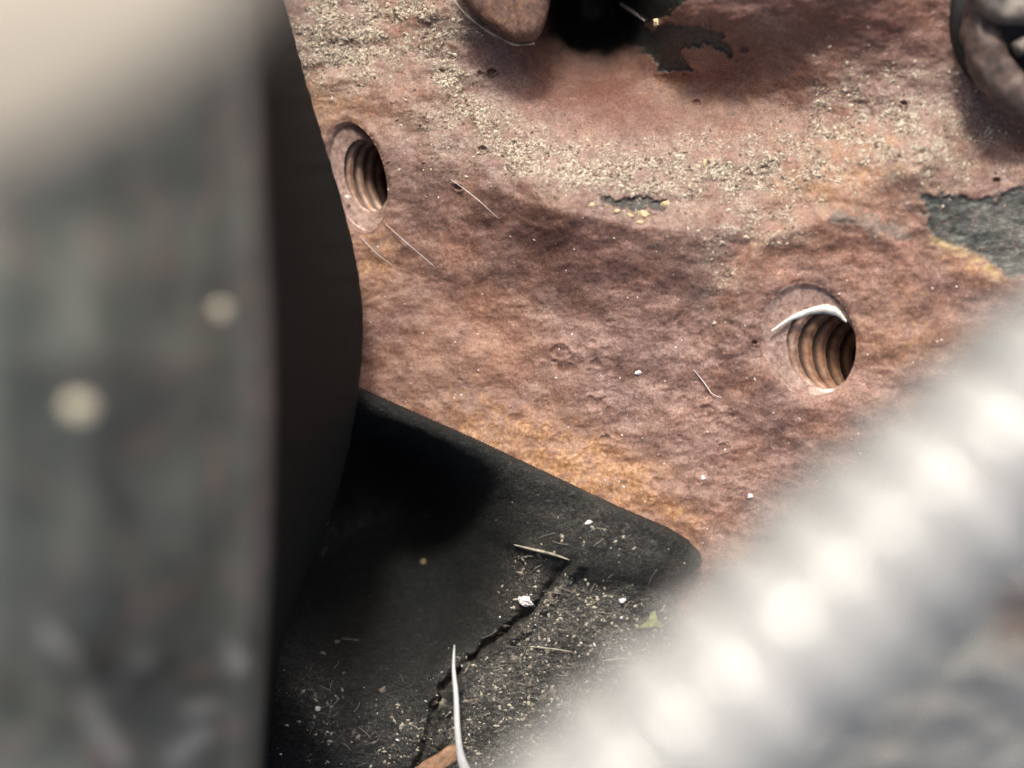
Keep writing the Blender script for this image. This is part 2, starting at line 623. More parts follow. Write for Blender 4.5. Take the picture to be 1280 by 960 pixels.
def block_h(u, v, detail=True):
    u = np.asarray(u, float)
    v = np.asarray(v, float)
    z = .014*(u-640)
    vc = crest(u)
    amp = np.interp(u, [400, 520, 600, 700, 850, 960, 1080, 1400], [.2, .4, 4.2, 7.0, 5.0, 2.4, 1.0, .8])
    d = v-vc
    prof = np.where(d > 0, np.exp(-(np.abs(d)/78)**1.35), np.exp(-(d/105)**2))
    z = z + amp*prof
    # valley above the crest and the rise towards the top of the picture
    z = z - 4.2*gauss(u, v, 820, 105, 190, 48, 6)
    z = z + 9.5*gauss(u, v, 980, -60, 300, 118)
    z = z + 2.0*gauss(u, v, 880, 5, 175, 80)
    z = z + 3.4*gauss(u, v, 1135, 205, 120, 95, 8)
    z = z - 2.0*gauss(u, v, 1235, 180, 40, 50)
    z = z + 2.2*gauss(u, v, 600, 40, 90, 80)
    # the lower face falls away a little from the lit rim of its edge
    z = z + .5*gauss(u, v, 720, 590, 170, 40, 26)
    z = z - 1.3*gauss(u, v, 580, 400, 130, 90, 20)
    # boss round each threaded hole
    for (cu, cv, r, hh) in ((1040, 408, 134, 1.6), (440, 215, 118, .8)):
        rr = np.hypot((u-cu), (v-cv)*.93)+6*fbm(u/40, v/40, 2, 6)
        wd_ = 12+26*sstep(-60, 60, v-cv)
        z = z + hh*(1-sstep(r-wd_, r+wd_, rr))
    # crusty ledge at upper left
    z = z + .4*sstep(-12, 12, poly_sd(u, v, [(300, -150), (700, -150), (560, 20), (470, 55), (380, 92), (300, 120)])) \
        * (u < 640)*(v < 150)
    # dark pit beside the bolt
    z = z - 26*np.exp(-((np.abs(u-742)/70)**2.8+(np.abs(v+2)/82)**2.8))
    # ragged low frequency cast texture
    z = z + 1.1*fbm(u/120, v/95, 3, 1)
    if detail:
        cm = crust_mask(u, v)
        z = z + .075*fbm(u/22, v/18, 4, 31, .62)
        # lifting scale: thin layers that end in ragged steps
        q_ = fbm(u/48, v/34, 4, 35, .55)*6
        fl_ = np.floor(q_)
        z = z + .045*(fl_+sstep(.42, .58, q_-fl_))
        q_ = fbm(u/21, v/15, 3, 37, .6)*3
        fl_ = np.floor(q_)
        z = z + .03*(fl_+sstep(.35, .65, q_-fl_))
        z = z + cm*(.26*np.abs(fbm(u/9, v/7, 3, 41, .7))+.22*fbm(u/17, v/13, 3, 44, .65))
        for (cu, cv, r, dp) in CRAT:
            m = (np.abs(u-cu) < 2.4*r) & (np.abs(v-cv) < 2.4*r)
            if m.any():
                rr = np.hypot(u[m]-cu, (v[m]-cv)*1.25)/r*(1+.7*fbm(u[m]/10, v[m]/10, 2, 51))
                z[m] += dp*(-.9*np.exp(-(rr/.8)**4)+.55*np.exp(-((rr-1.05)/.22)**2))
        fm = flake_mask(u, v)
        gm = grey_mask(u, v)
        z = z - .45*fm - .28*gm + .7*(fm*(1-fm)+gm*(1-gm))*np.clip(.5+fbm(u/12, v/12, 2, 47), 0, 1)
    # room for the rubber mount
    m = (v > 380)
    if np.any(m):
        s = poly_sd(u[m], v[m], MOUNT)
        z[m] -= 20*sstep(9, 70, s)+18*sstep(50, 110, s)
    # soft chamfer at the holes
    for h in HOLES:
        p, q = hole_e(u, v, h)
        e = np.hypot(p, q)
        z = z - .32*np.exp(-((e-1)/.07)**2)
    return z


STEP = 1.65
us = np.arange(235, 1430, STEP)
vs = np.arange(-150, 1100, STEP)


def snap_holes(u, v):
    for h in HOLES:
        p, q = hole_e(u, v, h)
        e = np.hypot(p, q)
        eps = .85*STEP/min(h['a'], h['b'])
        m = np.abs(e-1) < eps
        f = 1/e[m]
        u[m] = h['c'][0]+(u[m]-h['c'][0])*f
        v[m] = h['c'][1]+(v[m]-h['c'][1])*f
    return u, v


def keep_holes(u, v):
    k = np.ones(u.shape, bool)
    for h in HOLES:
        p, q = hole_e(u, v, h)
        k &= np.hypot(p, q) > .9999
    return k


block = empty('engine_block', WV(830, 430, 0),
              label='rusty brown cast iron engine block face with two threaded bolt holes', cat='engine block')
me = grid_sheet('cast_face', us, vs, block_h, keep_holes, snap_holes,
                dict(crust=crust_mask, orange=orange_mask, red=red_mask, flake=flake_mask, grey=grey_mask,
                     pit_shade=pit_shade_mask, yellow=yellow_mask), 0)
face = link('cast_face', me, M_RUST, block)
face.matrix_parent_inverse = block.matrix_basis.inverted()

# the body of the casting behind the face: a closed box with rough sides
bm = bmesh.new()
loop = []
for (u, v) in [(235, -150), (520, -150), (830, -150), (1130, -150), (1428, -150), (1428, 160), (1428, 470), (1428, 790),
               (1428, 1098), (1130, 1098), (830, 1098), (520, 1098), (235, 1098), (235, 790), (235, 470), (235, 160)]:
    uu, vv = np.array([float(u)]), np.array([float(v)])
    loop.append((WV(u, v, float(block_h(uu, vv)[0])-.3), WV(u, v, -62)))
tv = [bm.verts.new(a) for a, b_ in loop]
lv = [bm.verts.new(b_) for a, b_ in loop]
for i in range(len(loop)):
    j = (i+1) % len(loop)
    bm.faces.new((tv[i], tv[j], lv[j], lv[i]))
bm.faces.new(lv)
bmesh.ops.recalc_face_normals(bm, faces=bm.faces)
me = bpy.data.meshes.new('casting_body')
bm.to_mesh(me)
bm.free()
o = link('casting_body', me, M_RUST2, block, False)
o.matrix_parent_inverse = block.matrix_basis.inverted()


def S(u, v, lift=0.0):
    """point on the block's face, world metres"""
    z = float(block_h(np.array([float(u)]), np.array([float(v)]))[0])+lift
    return WV(u, v, z)


def make_hole(h, idx):
    NA, ND = 128, 300
    th = np.linspace(0, 2*np.pi, NA, endpoint=False)
    a = math.radians(h['tilt'])
    p, q = h['a']*np.cos(th), h['b']*np.sin(th)
    u = h['c'][0]+p*math.cos(a)-q*math.sin(a)
    v = h['c'][1]+p*math.sin(a)+q*math.cos(a)
    z = block_h(u, v)
    x, y, z = W(u, v, z)
    rim = np.stack([x, y, z], 1)
    cen = rim.mean(0)
    off = rim-cen
    A_ = np.stack([off[:, 0], off[:, 1], np.ones(NA)], 1)
    flat = off.copy()
    flat[:, 2] = A_ @ np.linalg.lstsq(A_, off[:, 2], rcond=None)[0]
    ax = np.array(h['axis'])
    ax = ax/np.linalg.norm(ax)
    # deeper rings become round and perpendicular to the bore
    ra, rb = h['bore']
    cb = h['cb']
    rt = 1/np.sqrt((np.cos(th)/ra)**2+(np.sin(th)/rb)**2)
    so = np.array([h['off'][0], h['off'][1], -.12])
    rows, val, ora, lip = [], [], [], []
    ts = np.concatenate([[-.12], np.linspace(0, cb, 8), np.linspace(cb+.02, cb+.30, 14), np.linspace(cb+.34, 17, ND-23)])
    for k in range(ND):
        t = ts[k]
        va = np.zeros(NA)
        sh = 0.
        if k == 0:
            f = np.full(NA, 1.02)
        elif t <= cb:
            f = np.full(NA, 1.0-.04*t/cb)
        elif t <= cb+.31:
            sh = (t-cb)/.30
            f = .96+(rt-.96)*sh
            f = f-.02*np.sin(sh*np.pi)
        else:
            sh = 1.
            ph = (t-cb)/h['pitch']-th/(2*np.pi)+h['ph']
            w = np.abs((ph % 1)*2-1)
            w = sstep(.25, .85, w)
            s = min(1, (t-cb-.3)/.5)
            f = rt*(1+.27*s*w)
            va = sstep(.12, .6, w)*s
        jit = 1+.014*fbm(np.cos(th)*2.5+t, np.sin(th)*2.5+t*.7, 3, 60+idx)*(1 if k > 1 else 0)
        tt = t if t <= cb else (cb+(t-cb)*.35 if t <= cb+.31 else t-.2)
        fl = min(1, max(0, t/.5))
        rows.append(cen+(off*(1-fl)+flat*fl)*(f*jit)[:, None]*(1+sh*.02*fbm(np.cos(th)*7+t*2, np.sin(th)*7-t*2, 3, 64+idx))[:, None]+ax*tt+so*sh)
        val.append(va)
        lip.append(np.full(NA, 1-min(1, max(0, (t-cb-.25)/.3))))
        ora.append(np.full(NA, (min(.75, max(0, (t-2)/4))) if idx else .15))
    co = np.concatenate(rows)
    idxs = np.arange(NA*ND).reshape(ND, NA)
    nx = np.roll(idxs, -1, 1)
    qd = np.stack([idxs[:-1], nx[:-1], nx[1:], idxs[1:]], -1).reshape(-1, 4)
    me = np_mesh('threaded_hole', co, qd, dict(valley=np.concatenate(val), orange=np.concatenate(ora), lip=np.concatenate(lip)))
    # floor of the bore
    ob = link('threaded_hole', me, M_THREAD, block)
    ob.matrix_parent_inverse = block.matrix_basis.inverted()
    bm = bmesh.new()
    vv = [bm.verts.new(Vector(p_)*MM) for p_ in rows[-1]]
    bm.faces.new(vv)
    mf = bpy.data.meshes.new('bore_floor')
    bm.to_mesh(mf)
    bm.free()
    fl = link('bore_floor', mf, M_RUST2, ob)
    return ob, cen, off, ax


hole_l, *_ = make_hole(HOLES[0], 0)
hole_l['label'] = 'narrow threaded hole with a dark bore beside the grey housing'
hole_r, cen, off, ax = make_hole(HOLES[1], 1)
hole_r['label'] = 'wide threaded hole with a bright metal lip above its threads'

# bright burr across the top of the right hole
pts2 = [(964, 414), (979, 404), (995, 395), (1016, 388), (1034, 386), (1048, 391), (1058, 402)]
wd = [1.0, 3.5, 6, 8, 11, 10, 3.0]
bm = bmesh.new()
path = smooth_path([Vector((p[0], p[1], 0)) for p in pts2], 36)
zb = float(cen[2])
prev = None
for k, p in enumerate(path):
    w = float(np.interp(k/36*6, range(7), wd))
    zz = zb-.05-.25*math.sin(k/36*math.pi)
    jit = 1.3*float(pn(k*.45, 3.3))+.6*float(pn(k*1.3, 8.3))
    r = [bm.verts.new(WV(p.x, p.y-w*.5+jit, zz+.30)), bm.verts.new(WV(p.x, p.y+jit, zz+.22)),
         bm.verts.new(WV(p.x+.5, p.y+w*.62+jit, zz+.30)), bm.verts.new(WV(p.x+.5, p.y+w*.1+jit, zz-.25))]
    if prev:
        for i in range(4):
            j = (i+1) % 4
            bm.faces.new((prev[i], prev[j], r[j], r[i]))
    prev = r
bmesh.ops.recalc_face_normals(bm, faces=bm.faces)
me = bpy.data.meshes.new('burr_edge')
bm.to_mesh(me)
bm.free()
link('burr_edge', me, M_BARE, hole_r)

# ================================================================ BOLT in the block, top
bolt = empty('rusty_bolt', S(630, 10), label='rusty bolt head poking in at the top edge beside the dark pit', cat='bolt')


def bolt_mesh():
    bm = bmesh.new()
    # rounded, worn head outline on the face plane, then down its sides
    out = [(566, -70), (571, -18), (590, 12), (616, 34), (640, 48), (658, 51), (673, 44), (682, 22), (688, -10), (690, -70)]
    pts = smooth_path([Vector((a, b, 0)) for a, b in out], 70)
    zt = 8.6
    rings = []
    for (sc, dz, rough) in ((.0, .45, 0), (.35, .4, .2), (.62, .25, .3), (.84, .1, .35), (.94, -.25, .3), (1.0, -.95, .25), (1.015, -2.5, .2), (.99, -6.5, .2), (.97, -13, .1)):
        r = []
        for i, p in enumerate(pts):
            cu, cv = 628, -40
            u = cu+(p.x-cu)*sc
            v = cv+(p.y-cv)*sc
            nz = rough*float(fbm(np.array([u/13.]), np.array([v/11.]), 3, 70+int(sc*4))[0])
            r.append(bm.verts.new(WV(u+2*nz, v+2*nz, zt+dz+nz*1.1-(628-p.x)*.008)))
        rings.append(r)
    for a, b_ in zip(rings, rings[1:]):
        for i in range(len(a)-1):
            try:
                bm.faces.new((a[i], a[i+1], b_[i+1], b_[i]))
            except ValueError:
                pass
        bm.faces.new((a[-1], a[0], b_[0], b_[-1]))
    bmesh.ops.remove_doubles(bm, verts=bm.verts, dist=1e-7)
    bmesh.ops.recalc_face_normals(bm, faces=bm.faces)
    me = bpy.data.meshes.new('bolt_head')
    bm.to_mesh(me)
    bm.free()
    return me


o = link('bolt_head', bolt_mesh(), M_RUST2, bolt)
o.matrix_parent_inverse = bolt.matrix_basis.inverted()
# thin washer lip catching the light along the head's lower left edge
wp = smooth_path([WV(560, -10, 5.6), WV(578, 13, 5.4), WV(598, 31, 5.2), WV(622, 46, 5.2), WV(646, 56, 5.2), WV(668, 54, 5.0)], 30)
o = link('washer_lip', tube_mesh('washer_lip', wp, [.00011+.00006*math.sin(i*.9) for i in range(31)], 8), M_SAND, bolt)
o.matrix_parent_inverse = bolt.matrix_basis.inverted()

# ================================================================ corroded pipe, top right
pipe = empty('corroded_pipe', WV(1250, 80, 10), label='mauve brown corroded pipe curving down in the top right corner', cat='pipe')
pp = smooth_path([WV(1262, -70, 16), WV(1238, -15, 16), WV(1228, 40, 15), WV(1245, 92, 14.5), WV(1286, 130, 14), WV(1350, 160, 13)], 50)


def bumpy_tube(name, pts, r, seg, amp, seed):
    me = tube_mesh(name, pts, r, seg)
    co = np.zeros(len(me.vertices)*3)
    me.vertices.foreach_get('co', co)
    co = co.reshape(-1, 3)
    n_ = fbm(co[:, 0]/MM/2.4+co[:, 2]/MM/3, co[:, 1]/MM/2.4, 4, seed)
    co += (n_*amp*MM)[:, None]*np.array([.3, .3, 1])
    me.vertices.foreach_set('co', co.ravel())
    return me


M_PIPE = plain('dull_brown_pipe', (.11, .078, .066), .6, 0, .6, .7, .6)
o = link('pipe_wall', bumpy_tube('pipe_wall', pp, [.0023]*51, 28, .9, 80), M_PIPE, pipe)
o.matrix_parent_inverse = pipe.matrix_basis.inverted()
pq = smooth_path([WV(1225, -40, 19), WV(1245, 8, 18), WV(1290, 12, 18), WV(1370, 0, 18)], 30)
clamp = empty('clamp_band', WV(1270, 0, 18), label='grey beige clamp end across the corroded pipe at the very corner', cat='clamp')
M_CLAMP = plain('dull_zinc', (.17, .15, .13), .55, .1, .45, 1.2, .5)
o = link('band', bumpy_tube('band', pq, [.0017]*31, 18, .5, 84), M_CLAMP, clamp)
o.matrix_parent_inverse = clamp.matrix_basis.inverted()
pr = smooth_path([WV(1270, 62, 17), WV(1300, 48, 17), WV(1370, 30, 17)], 14)
o = link('band_tail', bumpy_tube('band_tail', pr, [.0009]*15, 14, .4, 86), M_CLAMP, clamp)
o.matrix_parent_inverse = clamp.matrix_basis.inverted()
# black tubes added as shade in the groove beside the pipe and inside its curve
M_BLACK = plain('black_shade', (.022, .022, .021), .6, 0, .5, 1.5, .4)
hs = smooth_path([WV(1208, -80, 12), WV(1206, -10, 12), WV(1204, 40, 11), WV(1216, 80, 10.5), WV(1246, 118, 9.5), WV(1290, 150, 8)], 40)
shade_tube = link('black_shade_tube', bumpy_tube('black_shade_tube', hs, [float(np.interp(i, [0, 20, 40], [.0019, .0014, .0007])) for i in range(41)], 18, .3, 88), M_BLACK)
tag(shade_tube, 'thin black tube added as shade in the groove left of the corroded pipe', 'shade_tube')
hs2 = smooth_path([WV(1240, 30, 11.5), WV(1290, 38, 12), WV(1400, 50, 12)], 20)
shade_tube2 = link('black_shade_tube', bumpy_tube('black_shade_tube', hs2, [.0048]*21, 24, .4, 89), M_BLACK)
tag(shade_tube2, 'thick black tube added as shade inside the curve of the corroded pipe at the right edge', 'shade_tube')

# ================================================================ RUBBER MOUNT
CREASE = [(640, 676), (664, 685), (700, 700), (760, 716), (812, 722), (850, 716)]
SEAM = [(716, 700), (700, 715), (682, 742), (655, 772), (628, 792), (602, 812), (575, 836), (556, 862), (543, 892), (536, 925), (520, 965), (500, 1010)]


def mount_h(u, v):
    u = np.asarray(u, float)
    v = np.asarray(v, float)
    s = poly_sd(u, v, MOUNT)
    z = np.full(u.shape, 5.6)+.010*(u-640)
    # strip along the top edge, then the lower ledge
    line = np.interp(u, [300, 450, 600, 660, 760, 860, 1000], [520, 560, 650, 690, 718, 722, 722])
    below = v-line
    z = z - 1.6*sstep(-8, 26, below)*sstep(560, 660, u)
    # hollow on the left
    z = z - 21*np.exp(-(np.abs((u-485)/128)**3+np.abs((v-712)/105)**3))
    z = z - 20*gauss(u, v, 470, 590, 105, 85)*sstep(12, 70, s)
    # crease along the wall between hollow and ledge
    z = z + 4.5*gauss(u, v, 400, 915, 55, 85, -25)+3.5*gauss(u, v, 400, 655, 75, 38, -20)
    z = z - .016*np.clip(v-800, 0, 400)*(1-sstep(520, 560, u)*.5)
    # seam: a narrow groove, its right lip a rounded bead
    d, t = line_d(u, v, SEAM)
    wv = 6+7*fbm(u/18, v/18, 2, 92)
    depth = np.interp(t, [0, .1, .35, .6, .8, 1], [.3, .8, 2.6, 3.4, 2.2, .9])*(1+.5*fbm(u/16, v/16, 2, 93))
    z = z - depth*np.exp(-(d/wv)**2)
    d2, t2 = line_d(u-11, v-7, SEAM)
    z = z + 1.5*np.exp(-(d2/7)**2)*np.clip(.6+1.2*fbm(u/22, v/22, 3, 107), 0, 1.4)
    z = z + .55*fbm(u/70, v/60, 3, 95)
    dust = mount_dust_sheen(u, v)
    z = z + .10*fbm(u/14, v/10, 4, 97, .65) + dust*(.30*fbm(u/11, v/7, 4, 99, .7)+.16*np.abs(fbm(u/6, v/4.5, 2, 101)))
    # rounded outer edge
    r = 13.
    z = z - 2.4*(1-np.sqrt(np.clip(1-(1-np.clip(s/r, 0, 1))**2, 0, 1)))
    return z


def mount_dust_sheen(u, v):
    d = 1.0*sstep(-10, 40, v-np.interp(u, [540, 640, 700, 800, 900], [900, 770, 700, 725, 760]))*sstep(520, 580, u+.25*(v-800))
    d = np.maximum(d, .9*gauss(u, v, 652, 735, 34, 60, 20))
    d = np.maximum(d, .6*np.exp(-(line_d(u-3, v-3, SEAM)[0]/22)**2)*(v > 720))
    d = np.maximum(d, .8*gauss(u, v, 500, 920, 80, 50, -25))
    d = np.maximum(d, .45*gauss(u, v, 430, 655, 90, 34, -20))  # brownish sheen at the top of the hollow, painted with the dust colour
    d = np.maximum(d, .50*gauss(u, v, 740, 655, 140, 46, 26))
    d = np.maximum(d, .55*gauss(u, v, 400, 900, 45, 90, -18))  # pale sheen at lower left, painted with the dust colour
    return np.clip(d*(1+.7*fbm(u/40, v/30, 3, 105)), 0, 1)


def M_mount():
    m, nt, b = new_mat('dusty_black_rubber')
    n = N(nt)
    fib = n.noise(1.2, 9, .85, 1.4, co=n.stretch((1, 2.6, 1), (0, 0, -12)), off=2)
    fib2 = n.noise(.7, 8, .8, 1.2, co=n.stretch((1, 1.8, 1), (0, 0, 25)), off=12)
    base = n.ramp(fib, [(.38, (.004, .0048, .005)), (.48, (.012, .0135, .0138)), (.56, (.032, .034, .033)), (.68, (.10, .098, .088))])
    dust = n.attr('dust')
    dcol = n.ramp(n.noise(2.6, 5, .8, .8, co=n.stretch((1, 1.7, 1), (0, 0, -18)), off=22),
                  [(.36, (.022, .022, .021)), (.46, (.075, .074, .068)), (.54, (.18, .174, .155)), (.66, (.46, .44, .39))])
    dm = n.math('MULTIPLY', dust, n.ramp(fib2, [(.36, .15), (.52, 1.0)]), clamp=True)
    col = n.mix(dm, base, dcol)
    n.to(col, b.inputs['Base Color'])
    n.to(n.ramp(fib, [(.3, .62), (.7, .85)]), b.inputs['Roughness'])
    b.inputs['Specular IOR Level'].default_value = .3
    nt.links.new(n.bump(n.math('ADD', fib, n.math('MULTIPLY', fib2, .7)), 1.0, .4), b.inputs['Normal'])
    return m


mount = empty('rubber_mount', WV(640, 780, 0), label='black rubber mount with a rounded corner and dusty cracked ledge below the rusty block', cat='rubber mount')
me = grid_sheet('mount_body', np.arange(300, 1000, 1.7), np.arange(430, 1100, 1.7), mount_h,
                lambda u, v: poly_sd(u, v, MOUNT) > -.2, None, dict(dust=mount_dust_sheen), 8)
o = link('mount_body', me, M_mount(), mount)
o.matrix_parent_inverse = mount.matrix_basis.inverted()


def SM(u, v, lift=0.0):
    return WV(u, v, float(mount_h(np.array([float(u)]), np.array([float(v)]))[0])+lift)


# ================================================================ GRAINS AND GRIT (uncountable)
def grain_cloud(name, spots, sizes, mat, zfun):
    """many small uneven stones as one mesh"""
    n = len(spots)
    base = np.array([(1, 0, 0), (-1, 0, 0), (0, 1, 0), (0, -1, 0), (0, 0, 1), (0, 0, -1)], float)
    tri = [(0, 2, 4), (2, 1, 4), (1, 3, 4), (3, 0, 4), (2, 0, 5), (1, 2, 5), (3, 1, 5), (0, 3, 5)]
    u, v = spots[:, 0], spots[:, 1]
    z = zfun(u, v)
    x, y, z = W(u, v, z)
    ang = rng.random(n)*2*np.pi
    verts = np.zeros((n, 6, 3))
    for i in range(6):
        b_ = base[i]*(1+.35*(rng.random((n, 1))-.5))
        sx = b_[:, 0]*sizes*(1+.6*rng.random(n))
        sy = b_[:, 1]*sizes*.75
        sz = b_[:, 2]*sizes*.55
        verts[:, i, 0] = x+sx*np.cos(ang)-sy*np.sin(ang)
        verts[:, i, 1] = y+sx*np.sin(ang)+sy*np.cos(ang)
        verts[:, i, 2] = z+sz+sizes*.12
    f = (np.array(tri)[None]+(np.arange(n)*6)[:, None, None]).reshape(-1, 3)
    me = bpy.data.meshes.new(name)
    me.from_pydata((verts.reshape(-1, 3)*MM).tolist(), [], f.tolist())
    o = link(name, me, mat, None, False)
    return o


def scatter(n, box, mask, power=1.0):
    out = []
    tot = 0
    while tot < n:
        u = rng.uniform(box[0], box[2], n*3)
        v = rng.uniform(box[1], box[3], n*3)
        k = rng.random(n*3) < mask(u, v)**power
        out.append(np.stack([u[k], v[k]], 1))
        tot += k.sum()
    return np.concatenate(out)[:n]


bh = lambda u, v: block_h(u, v)
sp = scatter(4200, (330, -60, 1400, 420), lambda u, v: crust_mask(u, v)*keep_holes(u, v), 2.2)
g = grain_cloud('sand_grains', sp, .05+.27*rng.random(len(sp))**4, M_SAND, bh)
tag(g, 'pale sand grains crusted along the raised parts of the rusty block', 'sand', kind='stuff')
sp = scatter(2600, (330, -60, 1400, 420), lambda u, v: crust_mask(u, v)*keep_holes(u, v), 1.7)
g = grain_cloud('sand_grains', sp, .07+.24*rng.random(len(sp))**3, plain('brown_sand', (.26, .19, .15), .4, 0, .7, .8, 0), bh)
tag(g, 'brown and grey rust crumbs mixed with the pale sand on the raised parts of the block', 'crumbs', kind='stuff')
sp = scatter(420, (400, 150, 1200, 690),
             lambda u, v: (.35+crust_mask(u, v))*.6*keep_holes(u, v)*(poly_sd(u, v, MOUNT) < -4))
g = grain_cloud('sand_grains', sp, .04+.14*rng.random(len(sp))**3, M_WHITE, bh)
tag(g, 'tiny scattered pale specks on the smooth lower face of the rusty block', 'specks', kind='stuff')
sp = scatter(3800, (330, 640, 1000, 1040),
             lambda u, v: mount_dust_sheen(u, v)**2*(poly_sd(u, v, MOUNT) > 12))
g = grain_cloud('dust_grit', sp, .05+.26*rng.random(len(sp))**4, M_DUST, mount_h)
tag(g, 'fine grey brown grit lying on the ledge of the black rubber mount', 'grit', kind='stuff')
sp = scatter(170, (330, 600, 1000, 1040),
             lambda u, v: (.06+mount_dust_sheen(u, v)**2)*(poly_sd(u, v, MOUNT) > 12))
g = grain_cloud('dust_grit', sp, .07+.16*rng.random(len(sp))**3, M_WHITE, mount_h)
tag(g, 'sparse bright white specks among the grit on the rubber mount', 'grit', kind='stuff')

sp = scatter(260, (380, 660, 980, 1040), lambda u, v: mount_dust_sheen(u, v)*(poly_sd(u, v, MOUNT) > 14))
g = grain_cloud('husk_flakes', sp, .22+.42*rng.random(len(sp))**2, plain('husk_dust', (.17, .145, .115), .7, 0, .75, .5, .3), lambda u, v: mount_h(u, v)-.12)
tag(g, 'dull brown and grey plant crumbs caked on the ledge of the rubber mount', 'crumbs', kind='stuff')

# short plant fibres in the dust: one tangle
bm = bmesh.new()
sp = scatter(190, (380, 660, 980, 1040), lambda u, v: mount_dust_sheen(u, v)*(poly_sd(u, v, MOUNT) > 14))
for (u, v) in sp:
    a = rng.normal(-.2, .7)
    L = rng.uniform(5, 22)
    w = rng.uniform(.015, .04)
    pts = []
    bend = rng.uniform(-.5, .5)
    for k in range(5):
        t = k/4-.5
        uu = u+L*t*math.cos(a+bend*t)
        vv = v+L*t*math.sin(a+bend*t)
        pts.append(SM(uu, vv, .12+.15*rng.random()))
    rg = []
    for k, p in enumerate(pts):
        d = (pts[min(k+1, 4)]-pts[max(k-1, 0)]).normalized()
        s_ = d.cross(Vector((0, 0, 1))).normalized()*w*MM
        t_ = Vector((0, 0, w*MM))
        rg.append([bm.verts.new(p+s_), bm.verts.new(p-s_), bm.verts.new(p+t_)])
    for k in range(4):
        for i in range(3):
            j = (i+1) % 3
            bm.faces.new((rg[k][i], rg[k][j], rg[k+1][j], rg[k+1][i]))
me = bpy.data.meshes.new('dust_fibres')
bm.to_mesh(me)
bm.free()
g = link('dust_fibres', me, M_DUST)
tag(g, 'short dry plant fibres tangled in the dust on the rubber mount', 'fibres', kind='stuff')


# ================================================================ SINGLE SMALL THINGS
def chip_mesh(name, r, sx, sy, sz, seed, sub=2):
    bm = bmesh.new()
    bmesh.ops.create_icosphere(bm, subdivisions=sub, radius=r*MM)
    rr = random.Random(seed)
    o3 = Vector((rr.random()*9, rr.random()*9, 0))
    for v in bm.verts:
        d = v.co.normalized()
        k = 1+.8*float(pn(d.x*1.4+o3.x+d.z, d.y*1.4+o3.y-d.z, seed))+.45*float(pn(d.x*3+o3.x, d.y*3+o3.y+d.z*2, seed+5))
        v.co = Vector((v.co.x*sx*k, v.co.y*sy*k, v.co.z*sz*k))
    me = bpy.data.meshes.new(name)
    bm.to_mesh(me)
    bm.free()
    return me


def chip(name, pos, r, shape, mat, label, cat, rot=0, group=None, seed=1, smooth=False):
    o = link(name, chip_mesh(name, r*.85, *shape, seed, 3), mat, None, smooth)
    o.location = pos
    o.rotation_euler = (0, 0, math.radians(rot))
    return tag(o, label, cat, group)


yc = [(833, 254, .85, 20, 'largest yellow chip at the right end of the small dark flaked patch'),
      (804, 267, .75, -10, 'yellow chip just below the middle of the small dark flaked patch'),
      (771, 264, .55, 10, 'small yellow chip below the left half of the dark flaked patch'),
      (800, 278, .60, 5, 'lowest yellow chip below the small dark flaked patch'),
      (787, 269, .45, -20, 'tiny yellow chip between two larger ones under the dark flaked patch'),
      (740, 256, .5, 30, 'yellow chip at the left end of the small dark flaked patch')]
for i, (u, v, r, a, lb) in enumerate(yc):
    chip('yellow_chip', S(u, v, .05), r*.95, (1.15+.25*math.sin(i*2.3), .5+.14*math.sin(i*1.7), .3), M_YELL, lb, 'chip', a, 'yellow chips round the small dark flaked patch', i+3)
chip('yellow_chip', S(881, 204, .15), .6, (.45, 1.0, .5), M_YELL, 'single upright pale yellow chip on the sandy crest above the flaked patch', 'chip', -8, 'yellow chips on the sandy crest', 14)
chip('yellow_chip', S(822, 28, .2), .55, (1, .9, .5), M_YELL, 'orange yellow chip at the tip of the white splinter by the black flake', 'chip', 0, None, 15)
chip('white_chip', S(938, 620, .1), .36, (1, .9, .5), M_WHITE, 'white speck on the rust close to the blurred conduit', 'speck', 0, 'white specks low on the rusty face', 21)
chip('white_chip', S(879, 597, .1), .34, (1, .9, .5), M_WHITE, 'white speck on the rust up and left of the one by the conduit', 'speck', 0, 'white specks low on the rusty face', 22)
chip('white_chip', S(798, 466, .05), .34, (1.4, .7, .5), M_WHITE, 'white speck in the middle of the smooth rusty face', 'speck', 15, None, 23)
chip('white_chip', S(434, 246, -.5), .3, (1, .9, .6), M_WHITE, 'white glint of grit at the lower lip of the narrow threaded hole', 'speck', 0, None, 26)
chip('white_chip', SM(657, 752, .4), .95, (1.05, .72, .5), M_WHITE, 'largest pinkish white chip beside the crack in the rubber mount', 'chip', -15, None, 31)
chip('white_chip', SM(397, 886, .3), .4, (1, .8, .6), M_WHITE, 'lone white speck at the lower left of the rubber mount', 'speck', 20, None, 32)
chip('white_chip', SM(529, 702, .3), .36, (1, .7, .6), M_YELL, 'lone pale speck in the dark hollow of the rubber mount', 'speck', 20, None, 33)
chip('white_chip', SM(736, 653, .3), .36, (1.3, .7, .6), M_WHITE, 'lone white speck on the smooth upper strip of the rubber mount', 'speck', 20, None, 34)
chip('white_chip', SM(778, 751, .3), .4, (1.2, .8, .6), M_WHITE, 'white chip on the dusty ledge between the crack and the green leaf', 'speck', 10, None, 35)

